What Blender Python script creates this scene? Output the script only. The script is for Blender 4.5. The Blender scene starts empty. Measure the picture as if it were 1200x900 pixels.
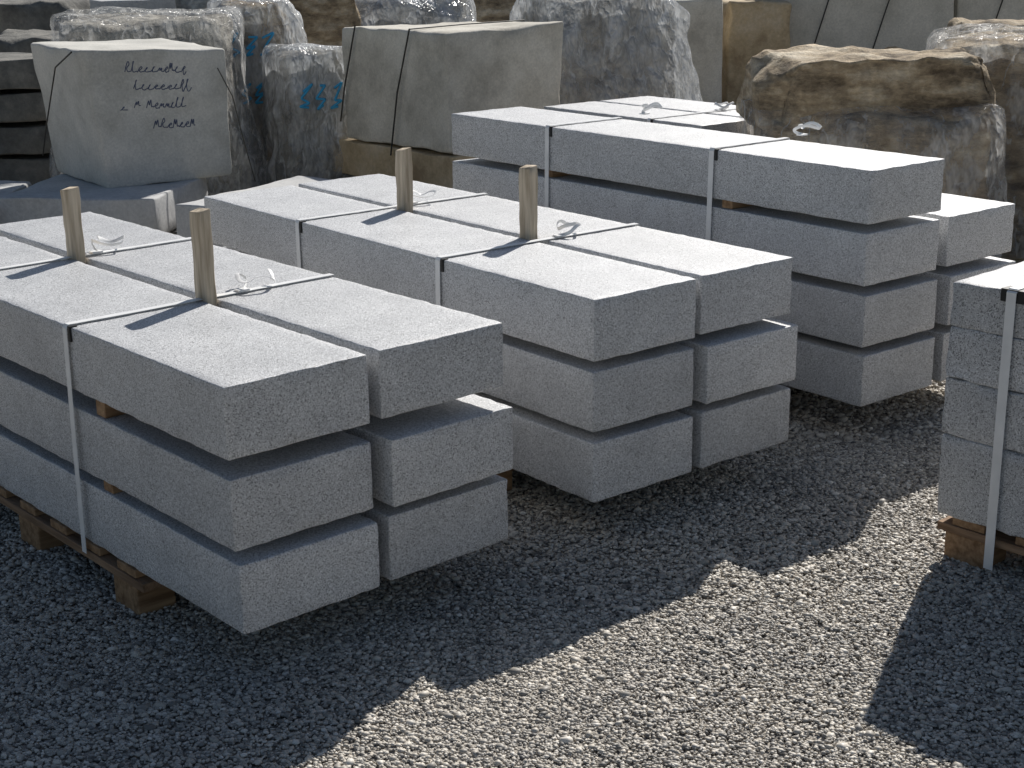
import bpy, math, random
import numpy as np
from mathutils import Vector, noise, Matrix
from mathutils.bvhtree import BVHTree
R=math.radians
random.seed(5); np.random.seed(5)
sc=bpy.context.scene
sc.view_settings.view_transform='Standard'; sc.view_settings.look='None'; sc.view_settings.exposure=0

# ---------------------------------------------------------------- materials
def newmat(name):
    m=bpy.data.materials.new(name); m.use_nodes=True
    nt=m.node_tree; b=nt.nodes['Principled BSDF']
    b.inputs['Specular IOR Level'].default_value=.25
    return m,nt,b
def N(nt,t,**k):
    n=nt.nodes.new(t)
    for a,v in k.items():
        if a in n.inputs: n.inputs[a].default_value=v
        else: setattr(n,a,v)
    return n
def ramp(nt,stops,interp='LINEAR'):
    n=nt.nodes.new('ShaderNodeValToRGB'); n.color_ramp.interpolation=interp
    e=n.color_ramp.elements
    e[0].position,e[0].color=stops[0][0],(*stops[0][1],1)
    e[1].position,e[1].color=stops[1][0],(*stops[1][1],1)
    for p,c in stops[2:]:
        x=e.new(p); x.color=(*c,1)
    return n
def mix(nt,a,b,f,mode='MIX'):
    n=nt.nodes.new('ShaderNodeMix'); n.data_type='RGBA'; n.blend_type=mode
    for s,v in ((0,f),(6,a),(7,b)):
        if hasattr(v,'links') : nt.links.new(v,n.inputs[s])
        elif s==0: n.inputs[0].default_value=v
        else: n.inputs[s].default_value=(*v,1)
    return n.outputs[2]
def coords(nt):
    tc=N(nt,'ShaderNodeTexCoord'); oi=N(nt,'ShaderNodeObjectInfo')
    m=N(nt,'ShaderNodeVectorMath',operation='SCALE'); m.inputs[0].default_value=(37,21,53)
    nt.links.new(oi.outputs['Random'],m.inputs[3])
    a=N(nt,'ShaderNodeVectorMath',operation='ADD')
    nt.links.new(tc.outputs['Object'],a.inputs[0]); nt.links.new(m.outputs[0],a.inputs[1])
    return a.outputs[0],oi
def noi(nt,vec,scale,detail=3,rough=.5):
    n=N(nt,'ShaderNodeTexNoise'); n.inputs['Scale'].default_value=scale; n.inputs['Detail'].default_value=detail
    n.inputs['Roughness'].default_value=rough; nt.links.new(vec,n.inputs['Vector']); return n.outputs['Fac']
def mth(nt,op,a,b=None):
    n=N(nt,'ShaderNodeMath',operation=op)
    for i,v in enumerate((a,b)):
        if v is None: continue
        if hasattr(v,'links'): nt.links.new(v,n.inputs[i])
        else: n.inputs[i].default_value=v
    return n.outputs[0]
def bump(nt,b,h,dist,strength=1):
    n=N(nt,'ShaderNodeBump'); n.inputs['Distance'].default_value=dist; n.inputs['Strength'].default_value=strength
    nt.links.new(h,n.inputs['Height']); nt.links.new(n.outputs[0],b.inputs['Normal']); return n.outputs[0]

def granite(name,tint=(1,1,1),k=1.0,cell=500):
    m,nt,b=newmat(name); v,oi=coords(nt)
    vo=N(nt,'ShaderNodeTexVoronoi'); vo.inputs['Scale'].default_value=cell; nt.links.new(v,vo.inputs['Vector'])
    sep=N(nt,'ShaderNodeSeparateColor'); nt.links.new(vo.outputs['Color'],sep.inputs[0])
    def c(x): return tuple(x*k*t for t in tint)
    r=ramp(nt,[(0,c(.17)),(1,c(.84)),(.12,c(.27)),(.20,c(.54)),(.6,c(.62)),(.85,c(.71))])
    nt.links.new(sep.outputs[0],r.inputs[0])
    r2=ramp(nt,[(.32,(.78,.78,.79)),(.62,(1.09,1.09,1.09))]); nt.links.new(noi(nt,v,220,2,.6),r2.inputs[0])
    c1=mix(nt,r.outputs[0],r2.outputs[0],1.0,'MULTIPLY')
    r3=ramp(nt,[(.3,(.84,.84,.84)),(.7,(1.07,1.065,1.055))]); nt.links.new(noi(nt,v,5,5,.7),r3.inputs[0])
    c2=mix(nt,c1,r3.outputs[0],1.0,'MULTIPLY')
    mr=N(nt,'ShaderNodeMapRange'); mr.inputs[3].default_value=.91; mr.inputs[4].default_value=1.06
    nt.links.new(oi.outputs['Random'],mr.inputs[0])
    cc=N(nt,'ShaderNodeVectorMath',operation='SCALE'); nt.links.new(c2,cc.inputs[0]); nt.links.new(mr.outputs[0],cc.inputs[3])
    nt.links.new(cc.outputs[0],b.inputs['Base Color']); b.inputs['Roughness'].default_value=.45
    b.inputs['Specular IOR Level'].default_value=.6
    bump(nt,b,noi(nt,v,300,3,.7),.0025,.7)
    return m
M_gran=granite('granite_grey',(.99,1.0,1.015),1.10)
M_gran2=granite('granite_rough',(.99,1.0,1.015),.98,400)

def rock(name,c0,c1,c2,scale=3,bd=.03,rough=.85,fine=40,strata=0):
    m,nt,b=newmat(name); v,oi=coords(nt)
    vv=v
    if strata:
        mp=N(nt,'ShaderNodeMapping'); mp.inputs['Scale'].default_value=(1,1,strata); mp.inputs['Rotation'].default_value=(.12,.08,0)
        nt.links.new(v,mp.inputs[0]); vv=mp.outputs[0]
    r=ramp(nt,[(.34,c0),(.66,c2),(.5,c1)]); nt.links.new(noi(nt,vv,scale,6,.68),r.inputs[0])
    r2=ramp(nt,[(.28,(.6,.6,.61)),(.72,(1.28,1.27,1.23))] if strata else [(.25,(.80,.80,.80)),(.75,(1.16,1.15,1.13))]); nt.links.new(noi(nt,v,fine,4,.7),r2.inputs[0])
    nt.links.new(mix(nt,r.outputs[0],r2.outputs[0],1.0,'MULTIPLY'),b.inputs['Base Color'])
    b.inputs['Roughness'].default_value=rough
    bump(nt,b,noi(nt,vv,fine*.4,6,.72),bd,.8)
    return m
M_cube=rock('limestone_grey',(.49,.48,.44),(.61,.60,.56),(.69,.67,.62),3.2,.003,fine=90)
M_cubeB=rock('limestone_buff',(.44,.415,.36),(.61,.58,.51),(.72,.69,.62),3.5,.004,fine=80)
M_cream=rock('limestone_cream',(.48,.46,.40),(.60,.575,.51),(.68,.65,.58),3,.003,fine=60)
M_sand=rock('sandstone',(.36,.27,.17),(.54,.43,.28),(.62,.52,.38),4,.006)
M_brown=rock('rock_brown',(.14,.105,.07),(.44,.345,.23),(.72,.63,.49),4,.045,fine=20,strata=2.6)
M_greyrock=rock('rock_grey',(.17,.16,.145),(.40,.38,.34),(.61,.585,.53),4,.04,fine=20,strata=1.6)
M_dark=rock('rock_dark',(.11,.108,.10),(.20,.195,.18),(.32,.305,.27),4,.015)
M_slab=rock('slab_pale',(.46,.465,.465),(.56,.56,.56),(.64,.64,.63),3,.003,fine=60)

def wood(name,c0,c1,axis=2):
    m,nt,b=newmat(name); v,oi=coords(nt)
    mp=N(nt,'ShaderNodeMapping'); s=[60,60,60]; s[axis]=4; mp.inputs['Scale'].default_value=s
    nt.links.new(v,mp.inputs[0])
    f=noi(nt,mp.outputs[0],1,5,.6)
    r=ramp(nt,[(.3,c0),(.7,c1)]); nt.links.new(f,r.inputs[0])
    nt.links.new(r.outputs[0],b.inputs['Base Color']); b.inputs['Roughness'].default_value=.8
    bump(nt,b,f,.003,.6); return m
M_post=wood('weathered_wood',(.32,.25,.17),(.76,.65,.50),2)
M_pal=wood('pallet_wood',(.16,.095,.055),(.42,.28,.18),1)
M_palx=wood('pallet_wood_cross',(.20,.115,.06),(.48,.31,.18),0)
def plain(name,c,rough=.5,var=.1,sc_=20):
    m,nt,b=newmat(name); v,oi=coords(nt)
    r=ramp(nt,[(.3,tuple(x*(1-var) for x in c)),(.7,tuple(min(1,x*(1+var)) for x in c))]); nt.links.new(noi(nt,v,sc_),r.inputs[0])
    nt.links.new(r.outputs[0],b.inputs['Base Color']); b.inputs['Roughness'].default_value=rough; return m
M_strap=plain('strap_white_plastic',(.86,.86,.85),.4,.06)
M_black=plain('corner_guard_black',(.03,.03,.03),.5)
M_wire=plain('steel_band',(.05,.048,.042),.5)
M_mark=plain('marker_paint',(.10,.12,.19),.7)
M_blue=plain('blue_spray_paint',(.06,.38,.66),.6)

def plasticwrap(name,lo_,mid,hi,col):
    m,nt,b=newmat(name); v,oi=coords(nt)
    b.inputs['Base Color'].default_value=(*col,1); b.inputs['Roughness'].default_value=.16
    b.inputs['Specular IOR Level'].default_value=.8
    mp=N(nt,'ShaderNodeMapping'); mp.inputs['Scale'].default_value=(1.4,1.4,.75); nt.links.new(v,mp.inputs[0])
    n1=mth(nt,'ABSOLUTE',mth(nt,'SUBTRACT',noi(nt,mp.outputs[0],4,2,.5),.5))
    n2=mth(nt,'ABSOLUTE',mth(nt,'SUBTRACT',noi(nt,mp.outputs[0],13,2,.5),.5))
    h=mth(nt,'ADD',mth(nt,'MULTIPLY',n1,2.2),n2)
    nb=bump(nt,b,h,.08,1.0)
    tl=N(nt,'ShaderNodeBsdfTranslucent'); tl.inputs[0].default_value=(*col,1); nt.links.new(nb,tl.inputs['Normal'])
    film=N(nt,'ShaderNodeMixShader'); film.inputs[0].default_value=.38
    nt.links.new(b.outputs[0],film.inputs[1]); nt.links.new(tl.outputs[0],film.inputs[2])
    tr=N(nt,'ShaderNodeBsdfTransparent'); tr.inputs[0].default_value=(.97,.97,.97,1)
    ms=N(nt,'ShaderNodeMixShader')
    q=noi(nt,mp.outputs[0],5,4,.65)
    crease=ramp(nt,[(0,(.45,.45,.45)),(.10,(0,0,0))]); nt.links.new(h,crease.inputs[0])
    r=ramp(nt,[(.38,(lo_,)*3),(.66,(hi,)*3),(.52,(mid,)*3)]); nt.links.new(q,r.inputs[0])
    nt.links.new(mix(nt,r.outputs[0],crease.outputs[0],1.0,'ADD'),ms.inputs[0])
    nt.links.new(tr.outputs[0],ms.inputs[1]); nt.links.new(film.outputs[0],ms.inputs[2])
    nt.links.new(ms.outputs[0],nt.nodes['Material Output'].inputs[0]); return m
M_wrap=plasticwrap('plastic_film',.08,.22,.65,(.88,.88,.87))
M_wrapH=plasticwrap('plastic_film_milky',.20,.50,.88,(.80,.83,.86))

# ---------------------------------------------------------------- mesh helpers
def link(o,parent=None):
    sc.collection.objects.link(o)
    if parent: o.parent=parent
    return o
def empty(name,loc,yaw):
    e=bpy.data.objects.new(name,None); e.empty_display_size=.1
    e.location=loc; e.rotation_euler=(0,0,R(yaw)); sc.collection.objects.link(e); return e
def axis_pts(L,r,res):
    n=max(1,int(round((L-2*r)/res)))
    mid=np.linspace(r,L-r,n+1)
    if r>0: return np.concatenate([[0,r*.35],mid,[L-r*.35,L]])
    return mid
def boxgrid(l,w,h,r,res):
    xs,ys,zs=axis_pts(l,r,res),axis_pts(w,r,res),axis_pts(h,r,res)
    idx={};V=[];F=[]
    def vid(i,j,k):
        key=(i,j,k)
        if key not in idx: idx[key]=len(V); V.append((xs[i],ys[j],zs[k]))
        return idx[key]
    I,J,K=len(xs)-1,len(ys)-1,len(zs)-1
    for i in range(I):
        for j in range(J):
            F.append((vid(i,j,0),vid(i,j+1,0),vid(i+1,j+1,0),vid(i+1,j,0)))
            F.append((vid(i,j,K),vid(i+1,j,K),vid(i+1,j+1,K),vid(i,j+1,K)))
    for i in range(I):
        for k in range(K):
            F.append((vid(i,0,k),vid(i+1,0,k),vid(i+1,0,k+1),vid(i,0,k+1)))
            F.append((vid(i,J,k),vid(i,J,k+1),vid(i+1,J,k+1),vid(i+1,J,k)))
    for j in range(J):
        for k in range(K):
            F.append((vid(0,j,k),vid(0,j,k+1),vid(0,j+1,k+1),vid(0,j+1,k)))
            F.append((vid(I,j,k),vid(I,j+1,k),vid(I,j+1,k+1),vid(I,j,k+1)))
    return np.array(V),F
def mkobj(name,V,F,mat,parent=None,smooth=True,loc=(0,0,0),yaw=0):
    me=bpy.data.meshes.new(name); me.from_pydata([tuple(v) for v in V],[],F); me.update()
    if smooth: me.polygons.foreach_set('use_smooth',[True]*len(me.polygons))
    me.materials.append(mat)
    o=bpy.data.objects.new(name,me); o.location=loc; o.rotation_euler=(0,0,R(yaw)); link(o,parent); return o
def cutplanes(V,S,seed,n,depth):
    rs=np.random.default_rng(int(seed*10)+1); ctr=S/2; V=V-ctr
    for i in range(n):
        a=rs.uniform(0,2*np.pi); z=rs.uniform(-.1,1.0)
        nn=np.array([math.cos(a),math.sin(a),z]); 
        if i%3==2: nn[2]=0
        nn/=np.linalg.norm(nn)
        sup=np.abs(nn*S/2).sum(); hh=sup*(1-depth*rs.uniform(.5,1.2))
        dd=V@nn-hh; dd=np.maximum(dd,0); V=V-dd[:,None]*nn
    return V+ctr
def roughbox(name,l,w,h,mat,r=.004,res=.06,amp=.001,freq=12,parent=None,loc=(0,0,0),yaw=0,seed=None,corners=None,bigamp=0,bigfreq=1.5,cuts=0,cutd=.2,edge=2.4):
    """box with worn, slightly uneven faces and arrises; origin at min corner"""
    V,F=boxgrid(l,w,h,r,res)
    S=np.array([l,w,h]); C=np.clip(V,r,S-r); D=V-C; n=np.linalg.norm(D,axis=1)
    nd=np.where(n[:,None]>1e-9,D/np.maximum(n,1e-9)[:,None],0)
    sd=random.random()*100 if seed is None else seed
    P=np.where(n[:,None]>1e-9,C+nd*r,V)
    if cuts: P=cutplanes(P,S,sd,cuts,cutd)
    out=[]
    for p,d in zip(P,D):
        nv=noise.noise_vector(Vector((p[0]*freq+sd,p[1]*freq-sd,p[2]*freq+sd*.5)))
        k=amp*(edge if np.count_nonzero(np.abs(d)>1e-9)>=2 else 1)
        p=p+np.array(nv)*k
        if bigamp:
            q=Vector((p[0]*bigfreq+sd,p[1]*bigfreq-sd,p[2]*bigfreq+sd))
            nv=np.array(noise.noise_vector(q))+.5*np.array(noise.noise_vector(q*2.3))+.25*np.array(noise.noise_vector(q*5.1))
            p=p+nv*bigamp
        out.append(p)
    V=np.array(out)
    if corners is not None:
        u=V/S
        off=np.zeros_like(V)
        for (a,b_,c_),o_ in corners.items():
            wgt=(u[:,0] if a else 1-u[:,0])*(u[:,1] if b_ else 1-u[:,1])*(u[:,2] if c_ else 1-u[:,2])
            off+=wgt[:,None]*np.array(o_)
        V=V+off
    return mkobj(name,V,F,mat,parent,True,loc,yaw)
def sbox(name,x0,x1,y0,y1,z0,z1,mat,parent=None,bev=.002):
    l,w,h=x1-x0,y1-y0,z1-z0
    r=min(bev,l/3,w/3,h/3)
    V,F=boxgrid(l,w,h,r,max(l,w,h))
    S=np.array([l,w,h]);C=np.clip(V,r,S-r);D=V-C;n=np.linalg.norm(D,axis=1)
    V=np.where(n[:,None]>1e-9,C+D/np.maximum(n,1e-9)[:,None]*r,V)
    return mkobj(name,V,F,mat,parent,False,(x0,y0,z0))
def ribbon(name,pts,mat,parent=None,w=.006,t=.0006,loc=(0,0,0),yaw=0):
    cu=bpy.data.curves.new(name,'CURVE'); cu.dimensions='3D'; cu.extrude=w; cu.bevel_depth=t; cu.bevel_resolution=1
    s=cu.splines.new('NURBS'); s.points.add(len(pts)-1)
    for p,q in zip(s.points,pts): p.co=(*q,1)
    s.use_endpoint_u=True; s.order_u=3; s.resolution_u=8
    cu.materials.append(mat)
    o=bpy.data.objects.new(name,cu); o.location=loc; o.rotation_euler=(0,0,R(yaw)); return link(o,parent)
def wire(name,pts,mat,parent=None,rad=.004,loc=(0,0,0),yaw=0,nurbs=False):
    cu=bpy.data.curves.new(name,'CURVE'); cu.dimensions='3D'; cu.bevel_depth=rad; cu.bevel_resolution=1
    s=cu.splines.new('NURBS' if nurbs else 'POLY'); s.points.add(len(pts)-1)
    for p,q in zip(s.points,pts): p.co=(*q,1)
    if nurbs: s.use_endpoint_u=True; s.order_u=3; s.resolution_u=6
    cu.materials.append(mat)
    o=bpy.data.objects.new(name,cu); o.location=loc; o.rotation_euler=(0,0,R(yaw)); return link(o,parent)
def on_surface(obj,pts,parent,lift=.0015):
    """drop strokes (parent-local points in front of obj, thrown along parent's +y) onto obj's surface"""
    bpy.context.view_layer.update()
    bv=BVHTree.FromPolygons([obj.matrix_world@v.co for v in obj.data.vertices],[tuple(p.vertices) for p in obj.data.polygons])
    M=parent.matrix_world; Mi=M.inverted(); d=(M.to_3x3()@Vector((0,1,0))).normalized(); out=[]
    for p in pts:
        w_=M@Vector(p); hit=bv.ray_cast(w_-d*.5,d)
        if hit[0] is not None: out.append(tuple(Mi@(hit[0]-d*lift)))
    return out

# ---------------------------------------------------------------- pallet
def pallet(loc,yaw,y0,y1,x0,x1,h):
    e=empty('wooden_pallet',loc,yaw)
    yb=[y0,(y0+y1)/2-.05,y1-.1]; xb=[x0,(x0+x1)/2-.05,x1-.1]
    k=0
    for i,x in enumerate(xb):
        sbox('stringer_board_%d'%(i+1),x-.004,x+.1,y0-.04,y1+.04,h-.0435,h-.0225,M_pal,e)
        for y in yb:
            k+=1; sbox('spacer_block_%d'%k,x+.001,x+.099,y+.001,y+.119,.001,h-.0445,M_palx,e,.004)
    n=7
    for i in range(n):
        y=y0+(y1-y0-.09)*i/(n-1)
        sbox('deck_board_%d'%(i+1),x0,x1,y,y+.09,h-.0215,h-.001,M_palx,e)
    return e

# ---------------------------------------------------------------- granite block stacks
Wd,GW,HS,LL=.356,.035,.160,2.065
def band(nm,pts,w,e):
    V=[];F=[];t=.0012
    for (x,y,z,nx,nz) in pts:
        V+= [(x,y-w,z),(x,y+w,z),(x+nx*t,y+w,z+nz*t),(x+nx*t,y-w,z+nz*t)]
    for i in range(len(pts)-1):
        a=4*i;b=a+4
        for q in range(4): F.append((a+q,a+(q+1)%4,b+(q+1)%4,b+q))
    mkobj(nm,V,F,M_strap,e,False)
def stack(name,loc,yaw,rows,straps,posts,L=LL,seed=0,guards=True):
    e=empty(name,loc,yaw); rnd=random.Random(seed)
    k=0
    for ri,layers in enumerate(rows):
        x0=ri*(Wd+GW)
        for li,(z0,h,yo,xo) in enumerate(layers):
            k+=1
            roughbox('granite_block_%d'%k,Wd,L,h,M_gran,.004,.025,.0012,32,e,(x0+xo,yo,z0),seed=rnd.random()*50,edge=2.2)
            if li>0:
                pz=layers[li-1][0]+layers[li-1][1]
                for yb in (.56,L-.60):
                    sbox('batten_%d_%s'%(k,'a' if yb<1 else 'b'),x0+.012,x0+Wd-.012,yb,yb+.045,pz+.0005,z0-.0005,M_palx,e)
    X1=len(rows)*(Wd+GW)-GW
    for si,ys in enumerate(straps):
        zt=rows[0][-1][0]+rows[0][-1][1]; zt2=rows[-1][-1][0]+rows[-1][-1][1]; zb=.10
        tilt=rnd.uniform(-.012,.012)
        pts=[(-.012,ys+tilt,zb,-1,0),(-.010,ys+tilt*.5,(zb+zt)/2,-1,0),(-.006,ys,zt-.004,-1,.3),(-.001,ys,zt+.0045,-.6,1),(X1*.25,ys,zt+.004,0,1)]
        if len(rows)>1 and abs(zt-zt2)<.03:
            pts+=[(X1*.5,ys+.003,max(zt,zt2)+.004,0,1),(X1*.75,ys,zt2+.0045,0,1),(X1+.001,ys,zt2+.0045,.6,1),(X1+.005,ys,zt2-.004,1,.3),(X1+.010,ys-tilt,zb,1,0)]
        else:
            pts+=[(Wd+.001,ys,zt+.0045,.6,1),(Wd+.005,ys,zt-.004,1,.3),(Wd+.008,ys,zb,1,0)]
        band('strap_%d'%(si+1),pts,.0108,e)
        if guards:
            sbox('corner_guard_%d'%(si+1),-.0058,.015,ys-.022,ys-.0115,zt-.034,zt+.003,M_black,e,.001)
        cx=X1*rnd.uniform(.56,.66); z=max(zt,zt2)
        sbox('strap_seal_%d'%(si+1),cx-.02,cx+.012,ys-.012,ys+.012,z+.006,z+.011,M_strap,e,.001)
        tail=[(cx,ys,z+.008)]
        a=rnd.uniform(0,6)
        for q in range(10):
            a+=rnd.uniform(.4,1.0); rr=.035+.018*rnd.random()
            tail.append((cx+.03+math.cos(a)*rr+q*.004,ys+.02+math.sin(a)*rr,z+.014+.026*abs(math.sin(q*.9))))
        ribbon('strap_tail_%d'%(si+1),tail,M_strap,e,.0048)
    for pi,(py,ph,lean) in enumerate(posts):
        zt=rows[0][-1][0]+rows[0][-1][1]
        l,w,h=GW-.004,.052,zt+ph-.13
        roughbox('wooden_post_%d'%(pi+1),l,w,h,M_post,.003,.03,.0020,18,e,(Wd+.002,py,.13),
            corners={(0,0,1):(lean,lean*.6,0),(1,0,1):(lean,lean*.6,.006),(0,1,1):(lean,lean*.6,-.008),(1,1,1):(lean,lean*.6,0)})
    return e
G=.0279
def lay(n,p=.125,adj=None):
    o=[]
    for i in range(n):
        z=p+i*(HS+G); h=HS
        if adj and i in adj: z+=adj[i][0]; h+=adj[i][1]
        o.append((z,h,0,0))
    return o
rnd=random.Random(3)
def jit(l,yo=None,xo=None):
    return [(z,h,(yo[i] if yo else rnd.uniform(-.006,.006)),(xo[i] if xo else rnd.uniform(-.003,.003))) for i,(z,h,_,_) in enumerate(l)]
S1=(-.5764,2.8536,0);S2=(.2050,3.5821,0);S3=(1.0607,4.3569,0);S4=(1.0597,3.5033,0)
a1={2:(.010,-.004),1:(-.003,-.003),0:(0,-.004)}
stack('granite_block_stack',S1,41.44,[jit(lay(3,adj=a1),[-.008,.004,0],[.004,.003,0]),jit(lay(3,adj=a1),[.0,-.022,.004],[.004,.004,0])],[.69,1.40],[(.665,.225,-.006),(1.37,.20,-.008)],seed=1)
stack('granite_block_stack',S2,38.14,[jit(lay(3),[0,.004,0]),jit(lay(3),[.004,-.012,.014])],[.652,1.418],[(.69,.215,-.004),(1.34,.20,.0)],seed=2)
l4=lay(4); l3=lay(3)
stack('granite_block_stack',S3,38.47,[jit(l4),jit(l3,[.0,-.01,.01],[.02,.02,.02])],[.64,1.47],[],seed=3)
stack('granite_block_stack',(.90,7.0,0),38.4,[jit(lay(3)),jit(lay(3))],[.35],[],L=1.15,seed=4)
for s,y in ((S1,41.44),(S2,38.14),(S3,38.47)): pallet(s,y,.46,1.62,.0,.747,.124)
pallet((.90,7.0,0),38.4,.1,1.05,.0,.747,.124)

# right-hand stack of rough kerb blocks
e4=empty('granite_kerb_stack',S4,41.1)
zs=[.119,.330,.475,.605,.716]; k=0
for i in range(4):
    for j in range(2):
        for q in range(2):
            k+=1; Ls=.62
            y1=-q*(Ls+.004)
            roughbox('kerb_block_%d'%k,.40,Ls-.002,zs[i+1]-zs[i]-.002,M_gran2,.006,.025,.0028,22,e4,(j*.404,y1-Ls,zs[i]+.001),seed=k*3.1)
for si,ys in enumerate((-.165,-1.05)):
    band('strap_%d'%(si+1),[(-.011,ys,.02,-1,0),(-.011,ys,.4,-1,0),(-.009,ys,.714,-1,.3),(0,ys,.7215,-.5,1),(.40,ys,.7215,0,1),(.802,ys,.7215,.5,1),(.812,ys,.714,1,.3),(.812,ys,.02,1,0)],.0125,e4)
    sbox('corner_guard_%d'%(si+1),-.006,.03,ys-.03,ys+.03,.690,.7205,M_black,e4,.001)
pallet(S4,41.1,-1.18,-.045,.01,.80,.118)

# ---------------------------------------------------------------- boulders / plastic
WR={}
def boulder(name,c,size,mat,yaw=0,seed=0,wrap=None,amp=.035,flare=(0,0),cover=1.0,res=.06,r=.05,wrapamp=.03,cuts=11,cutd=.22):
    e=empty(name,(c[0],c[1],c[2]),yaw)
    l,w,h=size
    roughbox('rock',l,w,h,mat,min(r,h*.3),res,.012,9,e,(-l/2,-w/2,0),seed=seed,bigamp=amp,bigfreq=2.6,cuts=cuts,cutd=cutd)
    if wrap:
        m=.035
        h2=(h+m)*cover
        S=np.array([l+2*m,w+2*m,h2]); rr=.07
        V,F=boxgrid(S[0],S[1],S[2],rr,.03)
        C=np.clip(V,rr,S-rr); D=V-C; n=np.linalg.norm(D,axis=1)
        V=np.where(n[:,None]>1e-9,C+D/np.maximum(n,1e-9)[:,None]*rr,V)
        V=cutplanes(V,S,seed,cuts,cutd*.88)
        o=[]
        for p in V:
            q=Vector((p[0]*2.6+seed,p[1]*2.6-seed,p[2]*2.6+seed))
            nv=(np.array(noise.noise_vector(q))+.5*np.array(noise.noise_vector(q*2.3)))*amp
            f=1-p[2]/h2
            dxy=(p-np.array([S[0]/2,S[1]/2,0]))*np.array([1,1,0])
            ang=math.atan2(dxy[1],dxy[0])
            fold=1-abs(noise.noise(Vector((math.cos(ang)*5+seed,math.sin(ang)*5,p[2]*1.3))))*2
            fold2=1-abs(noise.noise(Vector((p[0]*6+seed,p[1]*6,p[2]*6))))*2
            fold3=1-abs(noise.noise(Vector((p[0]*13+seed,p[1]*13,p[2]*9))))*2
            dn=dxy/max(np.linalg.norm(dxy),1e-6)
            p=p+nv+dn*((fold*wrapamp)*(.3+f)+(fold2*.016)+fold3*.008+flare[0]*f**2)+np.array([flare[1]*f**2,0,fold2*.012])
            o.append(p)
        V=np.array(o)
        bot=[f for f in F if not all(abs(V[i][2])<.08 for i in f)]
        WR[seed]=mkobj('plastic_wrap',V,bot,wrap,e,True,(-l/2-m,-w/2-m,0))
    return e

# large sawn limestone cube with marker handwriting
eA=empty('limestone_cube',(-1.96,7.32,.352),38.2)
cor={(0,0,1):(-.10,-.03,.0),(0,1,1):(-.05,.02,.0),(1,0,1):(-.01,-.02,-.03),(1,1,1):(0,0,-.01),(0,1,0):(.02,0,0),(1,0,0):(-.01,.0,.0)}
bA=roughbox('block',.68,.72,.67,M_cube,.014,.04,.004,9,eA,(0,0,0),seed=7,corners=cor,bigamp=.005,bigfreq=3)
rs=random.Random(21); k=0
words=[(.17,.555,10,.030),(.20,.47,9,.026),(.19,.385,1,.02),(.25,.375,7,.028),(.27,.275,7,.028),(.12,.375,1,.01)]
for (s0,h0,nl,xh) in words:
    k+=1; pts=[]; s=s0
    for i in range(nl):
        up=xh*(1.9 if (i==0 or rs.random()<.22) else rs.uniform(.75,1.05)); dn=-xh*.8 if rs.random()<.12 else rs.uniform(-.004,.004)
        lw=rs.uniform(.024,.036); sl=.010
        shp=rs.choice([[(.0,.1),(.45,1),(.25,.9),(.2,.1),(.6,0),(1,.15)],[(.1,.05),(.3,.7),(.55,1),(.75,.6),(.3,.45),(.5,0),(1,.1)],[(0,0),(.25,1),(.35,.1),(.6,.95),(.7,.05),(1,.2)]])
        for (a_,b_) in shp:
            hh=b_*up if b_>.02 else dn
            pts.append((s+a_*lw+b_*sl,-.05,h0+hh-.06*(s-s0)+rs.uniform(-.002,.002)))
        s+=lw
    pts=[(p[0]-.09*p[2]/.67*(1-p[0]/.68),p[1],p[2]) for p in pts]
    pts=on_surface(bA,pts,eA,.001)
    if len(pts)>3: wire('handwriting_%d'%k,pts,M_mark,eA,.0022,nurbs=True)
wire('steel_band',[(-.125,.02,.665),(-.12,.25,.58),(-.075,.55,.28),(-.055,.70,.1)],M_wire,eA,.004)
wire('steel_band_front',[(.60,-.05,.55),(.685,-.03,.40),(.74,-.0,.2),(.80,.0,-.05)],M_wire,eA,.003)

roughbox('stone_slab',.80,.75,.20,M_slab,.012,.06,.005,6,None,(-2.47,7.12,.15),yaw=-8,seed=2,bigamp=.012)
roughbox('stone_slab',.50,.95,.20,M_slab,.012,.06,.005,6,None,(-1.55,6.86,.15),yaw=-29,seed=4,bigamp=.012)
roughbox('stone_slab',.9,.8,.18,M_slab,.012,.06,.005,6,None,(-3.35,6.95,.15),yaw=3,seed=8,bigamp=.012)
roughbox('stone_slab',2.2,.85,.145,M_dark,.012,.08,.006,6,None,(-3.3,7.2,.0),yaw=2,seed=12,bigamp=.012)

eB=empty('limestone_block',(-.31,8.02,.40),41.0)
roughbox('block',.80,.97,.635,M_cubeB,.016,.045,.005,9,eB,(0,0,0),seed=9,corners={(0,0,1):(-.01,0,0),(1,1,1):(0,0,-.02),(1,0,1):(.03,0,.02)},bigamp=.008,bigfreq=3)
wire('steel_band',[(-.024,.30,.645),(-.030,.42,.3),(-.030,.50,-.05)],M_wire,eB,.005)
wire('steel_band_second',[(-.024,.80,.645),(-.030,.92,.30),(-.026,.98,.1)],M_wire,eB,.005)
wire('steel_band_top',[(-.024,.30,.645),(.4,.34,.650),(.83,.33,.652)],M_wire,eB,.004)
roughbox('sandstone_slab',.85,1.18,.20,M_sand,.012,.05,.004,6,None,(-.30,7.98,.19),yaw=40,seed=21,bigamp=.01)
roughbox('stone_slab',.85,1.1,.185,M_dark,.012,.05,.004,6,None,(-.28,8.0,.0),yaw=40,seed=22,bigamp=.01)

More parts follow.
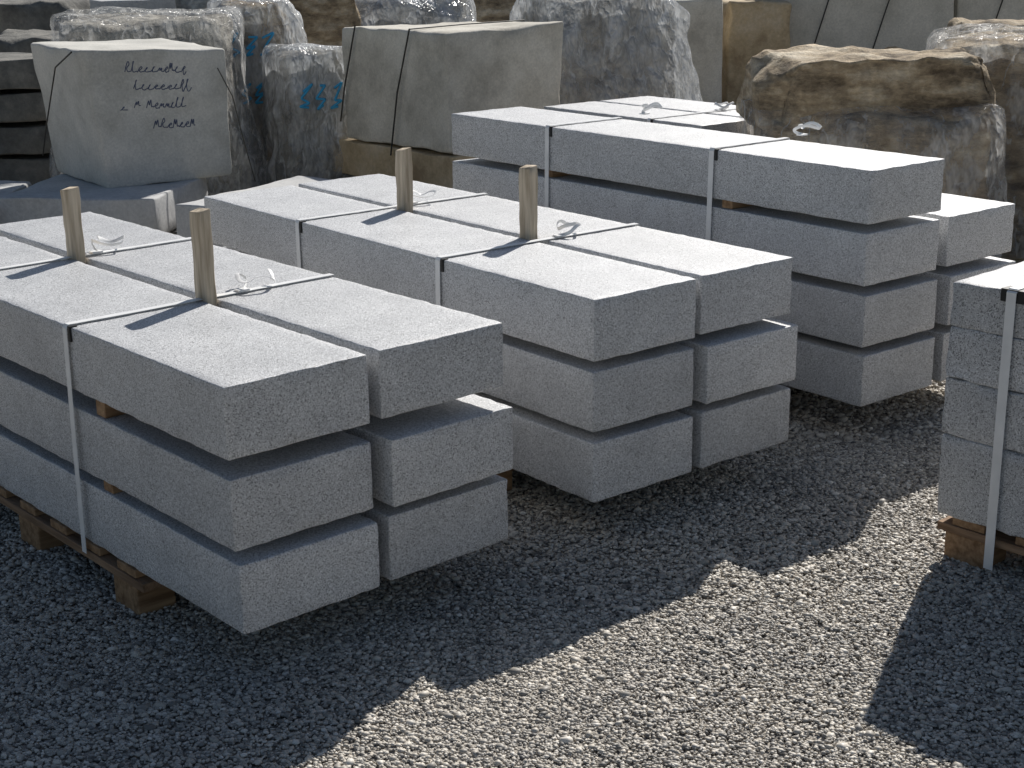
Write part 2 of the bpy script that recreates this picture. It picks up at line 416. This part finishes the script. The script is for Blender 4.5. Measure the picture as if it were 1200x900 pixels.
# wrapped boulders
boulder('wrapped_boulder',(.66,10.6,0),(.95,.9,1.12),M_greyrock,20,3.3,M_wrapH,.04,(.20,.05))
boulder('wrapped_boulder',(-1.16,9.1,0),(.46,.6,.86),M_greyrock,15,5.1,M_wrapH,.04,(.05,0))
boulder('wrapped_boulder',(-1.60,9.7,0),(.50,.7,1.12),M_brown,10,8.1,M_wrapH,.04,(.12,.04))
boulder('wrapped_boulder',(-2.10,8.95,0),(.95,.8,1.08),M_greyrock,12,12.7,M_wrap,.04,(.08,.0),cutd=.12)
boulder('boulder',(-2.25,12.2,0),(.66,.8,1.15),M_greyrock,5,14.2)
boulder('boulder',(-1.50,11.2,0),(.66,.8,1.14),M_brown,25,15.4,cutd=.14)
boulder('wrapped_boulder',(-.75,11.6,0),(1.0,.8,1.08),M_greyrock,10,16.9,M_wrapH,.04)
boulder('boulder',(-.2,13.2,0),(1.0,.8,1.15),M_brown,10,31.9)
boulder('boulder',(-3.9,13,0),(1.0,.8,1.05),M_dark,5,17.3)
boulder('boulder',(-3.3,11.2,0),(.9,.8,.88),M_dark,5,17.9,cutd=.1)
roughbox('stone_slab',1.1,.8,.2,M_slab,.012,.08,.006,6,None,(-3.4,12.6,.85),yaw=5,seed=23,bigamp=.012)
boulder('boulder',(-2.9,13.2,0),(1.2,.8,.85),M_greyrock,5,18.3,cutd=.08)
for i in range(4):
    roughbox('dark_stone_slab',1.0,.8,.17,M_dark,.012,.06,.006,6,None,(-3.75+.04*(i%2),9.2-.05*i,.06+i*.20),yaw=6+2*i,seed=40+i,bigamp=.015)
# loose blue spray marks on the film
rs=random.Random(9)
for (sd,cx,cz,n_,hs_) in ((8.1,-.16,.90,3,.14),(8.1,-.10,.62,2,.12),(5.1,-.13,.64,3,.13)):
    wo=WR[sd]; par=wo.parent
    for q in range(n_):
        x0=cx+q*hs_*.7; ctrl=[(rs.uniform(-.1,.2),rs.uniform(.7,1)),(rs.uniform(.4,.9),rs.uniform(.8,1.1)),(rs.uniform(.0,.5),rs.uniform(.3,.6)),(rs.uniform(.5,.9),rs.uniform(.2,.5)),(rs.uniform(-.1,.4),rs.uniform(-.1,.1)),(rs.uniform(.8,1.1),rs.uniform(0,.25))]
        pts=[]
        for a_,b_ in zip(ctrl[:-1],ctrl[1:]):
            for t in np.linspace(0,1,4)[:-1]:
                z_=cz+hs_*(a_[1]*(1-t)+b_[1]*t)-.5*hs_
                pts.append((x0+hs_*.6*(a_[0]*(1-t)+b_[0]*t)+.25*(z_-cz),-1.0,z_))
        pts=on_surface(wo,pts,par,.003)
        if len(pts)>3: wire('spray_paint_stroke_%d_%d'%(int(cz*100),q+1),pts,M_blue,par,.0075,nurbs=True)
# right-hand brown rocks
boulder('wrapped_boulder',(1.60,6.75,0),(.98,.66,.74),M_brown,-4,51.1,M_wrap,.04,(.03,0),cutd=.06)
boulder('brown_rock',(1.62,6.78,.70),(1.06,.72,.30),M_brown,3,53.7,None,.035,r=.02,cutd=.20,cuts=18,res=.03)
boulder('wrapped_boulder',(2.62,7.25,0),(1.10,.80,1.0),M_brown,-8,55.3,M_wrap,.04,(.03,0),cutd=.10)
boulder('brown_rock',(3.1,8.9,0),(1.3,.8,1.0),M_brown,8,57.3,None,.05)
boulder('brown_rock',(2.9,8.0,.78),(.85,.5,.24),M_brown,8,58.3,None,.04,r=.03,res=.04)
# upright blocks behind
roughbox('stone_block',.50,.6,1.02,M_cubeB,.02,.08,.006,6,None,(1.20,11.8,0),yaw=12,seed=61,bigamp=.012)
roughbox('stone_block',.50,.6,.98,M_sand,.03,.05,.01,6,None,(1.78,12.3,0),yaw=8,seed=62,bigamp=.03)
for nm,x,y,wd,yaw,sd in (('cream_limestone_block',2.25,12.6,1.45,4,63),('cream_limestone_block',3.78,12.9,1.5,8,64)):
    ec=empty(nm,(x,y,0),yaw)
    roughbox('block',wd,.7,1.45,M_cream,.015,.1,.004,6,ec,(0,0,0),seed=sd,bigamp=.008)
    wire('steel_band',[(wd*.36,-.02,1.46),(wd*.25,-.022,.9),(wd*.17,-.02,.5)],M_wire,ec,.006)
    wire('steel_band_second',[(wd*.72,-.02,1.46),(wd*.60,-.022,.9),(wd*.5,-.02,.4)],M_wire,ec,.006)
roughbox('stone_slab',.35,.4,.35,M_cream,.015,.06,.004,6,None,(1.55,10.0,0),yaw=10,seed=65)
boulder('boulder',(1.3,14.2,0),(1.1,.8,1.0),M_brown,5,71)
boulder('boulder',(.55,13.6,0),(1.0,.8,1.05),M_greyrock,5,72)
boulder('boulder',(2.2,15.2,0),(1.3,.8,1.1),M_brown,5,73)
rr=random.Random(8)
for i in range(16):
    x=-7+i*.95+rr.uniform(-.2,.2)
    boulder('boulder',(x,16.5+rr.uniform(-.5,2),0),(rr.uniform(.8,1.1),.9,rr.uniform(.9,1.25)),rr.choice([M_greyrock,M_brown,M_cubeB,M_dark]),rr.uniform(-20,20),80+i,res=.12)

# ---------------------------------------------------------------- ground and gravel
m,nt,b=newmat('gravel_ground')
tc=N(nt,'ShaderNodeTexCoord')
vo=N(nt,'ShaderNodeTexVoronoi'); vo.inputs['Scale'].default_value=110; nt.links.new(tc.outputs['Object'],vo.inputs['Vector'])
sp=N(nt,'ShaderNodeSeparateColor'); nt.links.new(vo.outputs['Color'],sp.inputs[0])
r=ramp(nt,[(0,(.16,.148,.135)),(1,(.74,.68,.60)),(.5,(.43,.395,.345))]); nt.links.new(sp.outputs[0],r.inputs[0])
r2=ramp(nt,[(.3,(.75,.75,.75)),(.7,(1.1,1.1,1.1))]); nt.links.new(noi(nt,tc.outputs['Object'],1.3,4),r2.inputs[0])
nt.links.new(mix(nt,r.outputs[0],r2.outputs[0],1.0,'MULTIPLY'),b.inputs['Base Color']); b.inputs['Roughness'].default_value=.9
inv=N(nt,'ShaderNodeMath',operation='SUBTRACT'); inv.inputs[0].default_value=1; nt.links.new(vo.outputs['Distance'],inv.inputs[1])
bump(nt,b,inv.outputs[0],.005,1)
mkobj('ground',[(-300,-200,0),(300,-200,0),(300,400,0),(-300,400,0)],[(0,1,2,3)],m,None,False)

m,nt,b=newmat('gravel_stone')
at=N(nt,'ShaderNodeAttribute'); at.attribute_name='tone'
r=ramp(nt,[(0,(.11,.105,.10)),(1,(.94,.89,.81)),(.25,(.32,.30,.27)),(.42,(.50,.465,.41)),(.6,(.59,.54,.465)),(.85,(.76,.71,.63))])
nt.links.new(at.outputs['Fac'],r.inputs[0])
tc=N(nt,'ShaderNodeTexCoord')
r2=ramp(nt,[(.3,(.80,.80,.81)),(.7,(1.08,1.07,1.05))]); nt.links.new(noi(nt,tc.outputs['Object'],1.6,3),r2.inputs[0])
nt.links.new(mix(nt,r.outputs[0],r2.outputs[0],1.0,'MULTIPLY'),b.inputs['Base Color']); b.inputs['Roughness'].default_value=.55
b.inputs['Specular IOR Level'].default_value=.5
import bmesh
bm=bmesh.new(); bmesh.ops.create_icosphere(bm,subdivisions=1,radius=1)
bv=np.array([v.co[:] for v in bm.verts]); bf=np.array([[v.index for v in f.verts] for f in bm.faces]); bm.free()
rng=np.random.default_rng(4)
def region(ya,yb,dens,m=.25):
    A=(yb-ya)*(.36*yb+m)*2; n=int(A*dens)
    y=rng.uniform(ya,yb,n); x=rng.uniform(-1,1,n)*(.36*yb+m)
    k=np.abs(x)<.36*y+m
    return x[k],y[k]
xs,ys,sz=[],[],[]
for ya,yb,d,s in ((2.2,3.2,27000,.0038),(3.2,4.4,18500,.0044),(4.4,7.4,6000,.0062)):
    x,y=region(ya,yb,d); xs.append(x);ys.append(y); sz.append(s*np.exp(rng.normal(0,.36,len(x))))
x=np.concatenate(xs);y=np.concatenate(ys);s=np.concatenate(sz);n=len(x)
nvv=len(bv)
shape=bv[None]*(1+rng.normal(0,.17,(n,nvv,1)))
shape=shape*np.stack([rng.uniform(.8,1.35,n),rng.uniform(.7,1.1,n),rng.uniform(.45,.75,n)],1)[:,None,:]
ya=rng.uniform(0,2*np.pi,n); ta=rng.normal(0,.28,n)
c,s_=np.cos(ta)[:,None],np.sin(ta)[:,None]
Y=shape[:,:,1]*c-shape[:,:,2]*s_; Z=shape[:,:,1]*s_+shape[:,:,2]*c; X=shape[:,:,0]
c,s_=np.cos(ya)[:,None],np.sin(ya)[:,None]
X,Y=X*c-Y*s_,X*s_+Y*c
und=.004*np.sin(x*3.1+y*1.7)+.003*np.sin(x*7.3-y*5.1)
P=np.stack([X,Y,Z],2)*s[:,None,None]+np.stack([x,y,.003+und*.5+rng.uniform(0,.003,n)],1)[:,None,:]
Fc=(bf[None]+(np.arange(n)*nvv)[:,None,None]).reshape(-1)
me=bpy.data.meshes.new('gravel'); me.vertices.add(n*nvv); me.vertices.foreach_set('co',P.reshape(-1).astype(np.float32))
nf=n*len(bf); me.loops.add(nf*3); me.loops.foreach_set('vertex_index',Fc.astype(np.int32))
me.polygons.add(nf); me.polygons.foreach_set('loop_start',np.arange(0,nf*3,3,dtype=np.int32))
me.update(calc_edges=True)
a=me.attributes.new('tone','FLOAT','POINT'); a.data.foreach_set('value',np.repeat(rng.beta(2.0,1.8,n),nvv).astype(np.float32))
me.materials.append(m); g=bpy.data.objects.new('gravel',me); link(g)

# ---------------------------------------------------------------- light, sky, camera
EL,AZ=37.7,24.2   # sun behind the yard, to the right
w=bpy.data.worlds.new('World'); sc.world=w; w.use_nodes=True; nt=w.node_tree
sky=nt.nodes.new('ShaderNodeTexSky'); sky.sky_type='NISHITA'; sky.sun_disc=False
sky.sun_elevation=R(EL); sky.sun_rotation=R(AZ)
bg=nt.nodes['Background']; bg.inputs[1].default_value=.055; nt.links.new(sky.outputs[0],bg.inputs[0])
l=bpy.data.lights.new('sun','SUN'); l.energy=5.0; l.angle=R(.5); l.color=(1,.965,.91)
lo=bpy.data.objects.new('sun',l); link(lo)
d=Vector((math.sin(R(AZ))*math.cos(R(EL)),math.cos(R(AZ))*math.cos(R(EL)),math.sin(R(EL))))
lo.rotation_euler=d.to_track_quat('Z','Y').to_euler(); lo.location=(5,10,8)
cam=bpy.data.cameras.new('camera'); cam.sensor_width=36; cam.lens=52.53; cam.clip_end=1000; cam.clip_start=.05
co=bpy.data.objects.new('camera',cam); link(co)
co.matrix_world=Matrix.Translation((0,0,1.5257))@Matrix.Rotation(R(90-16.753),4,'X')@Matrix.Rotation(R(-.7945),4,'Z')
sc.camera=co
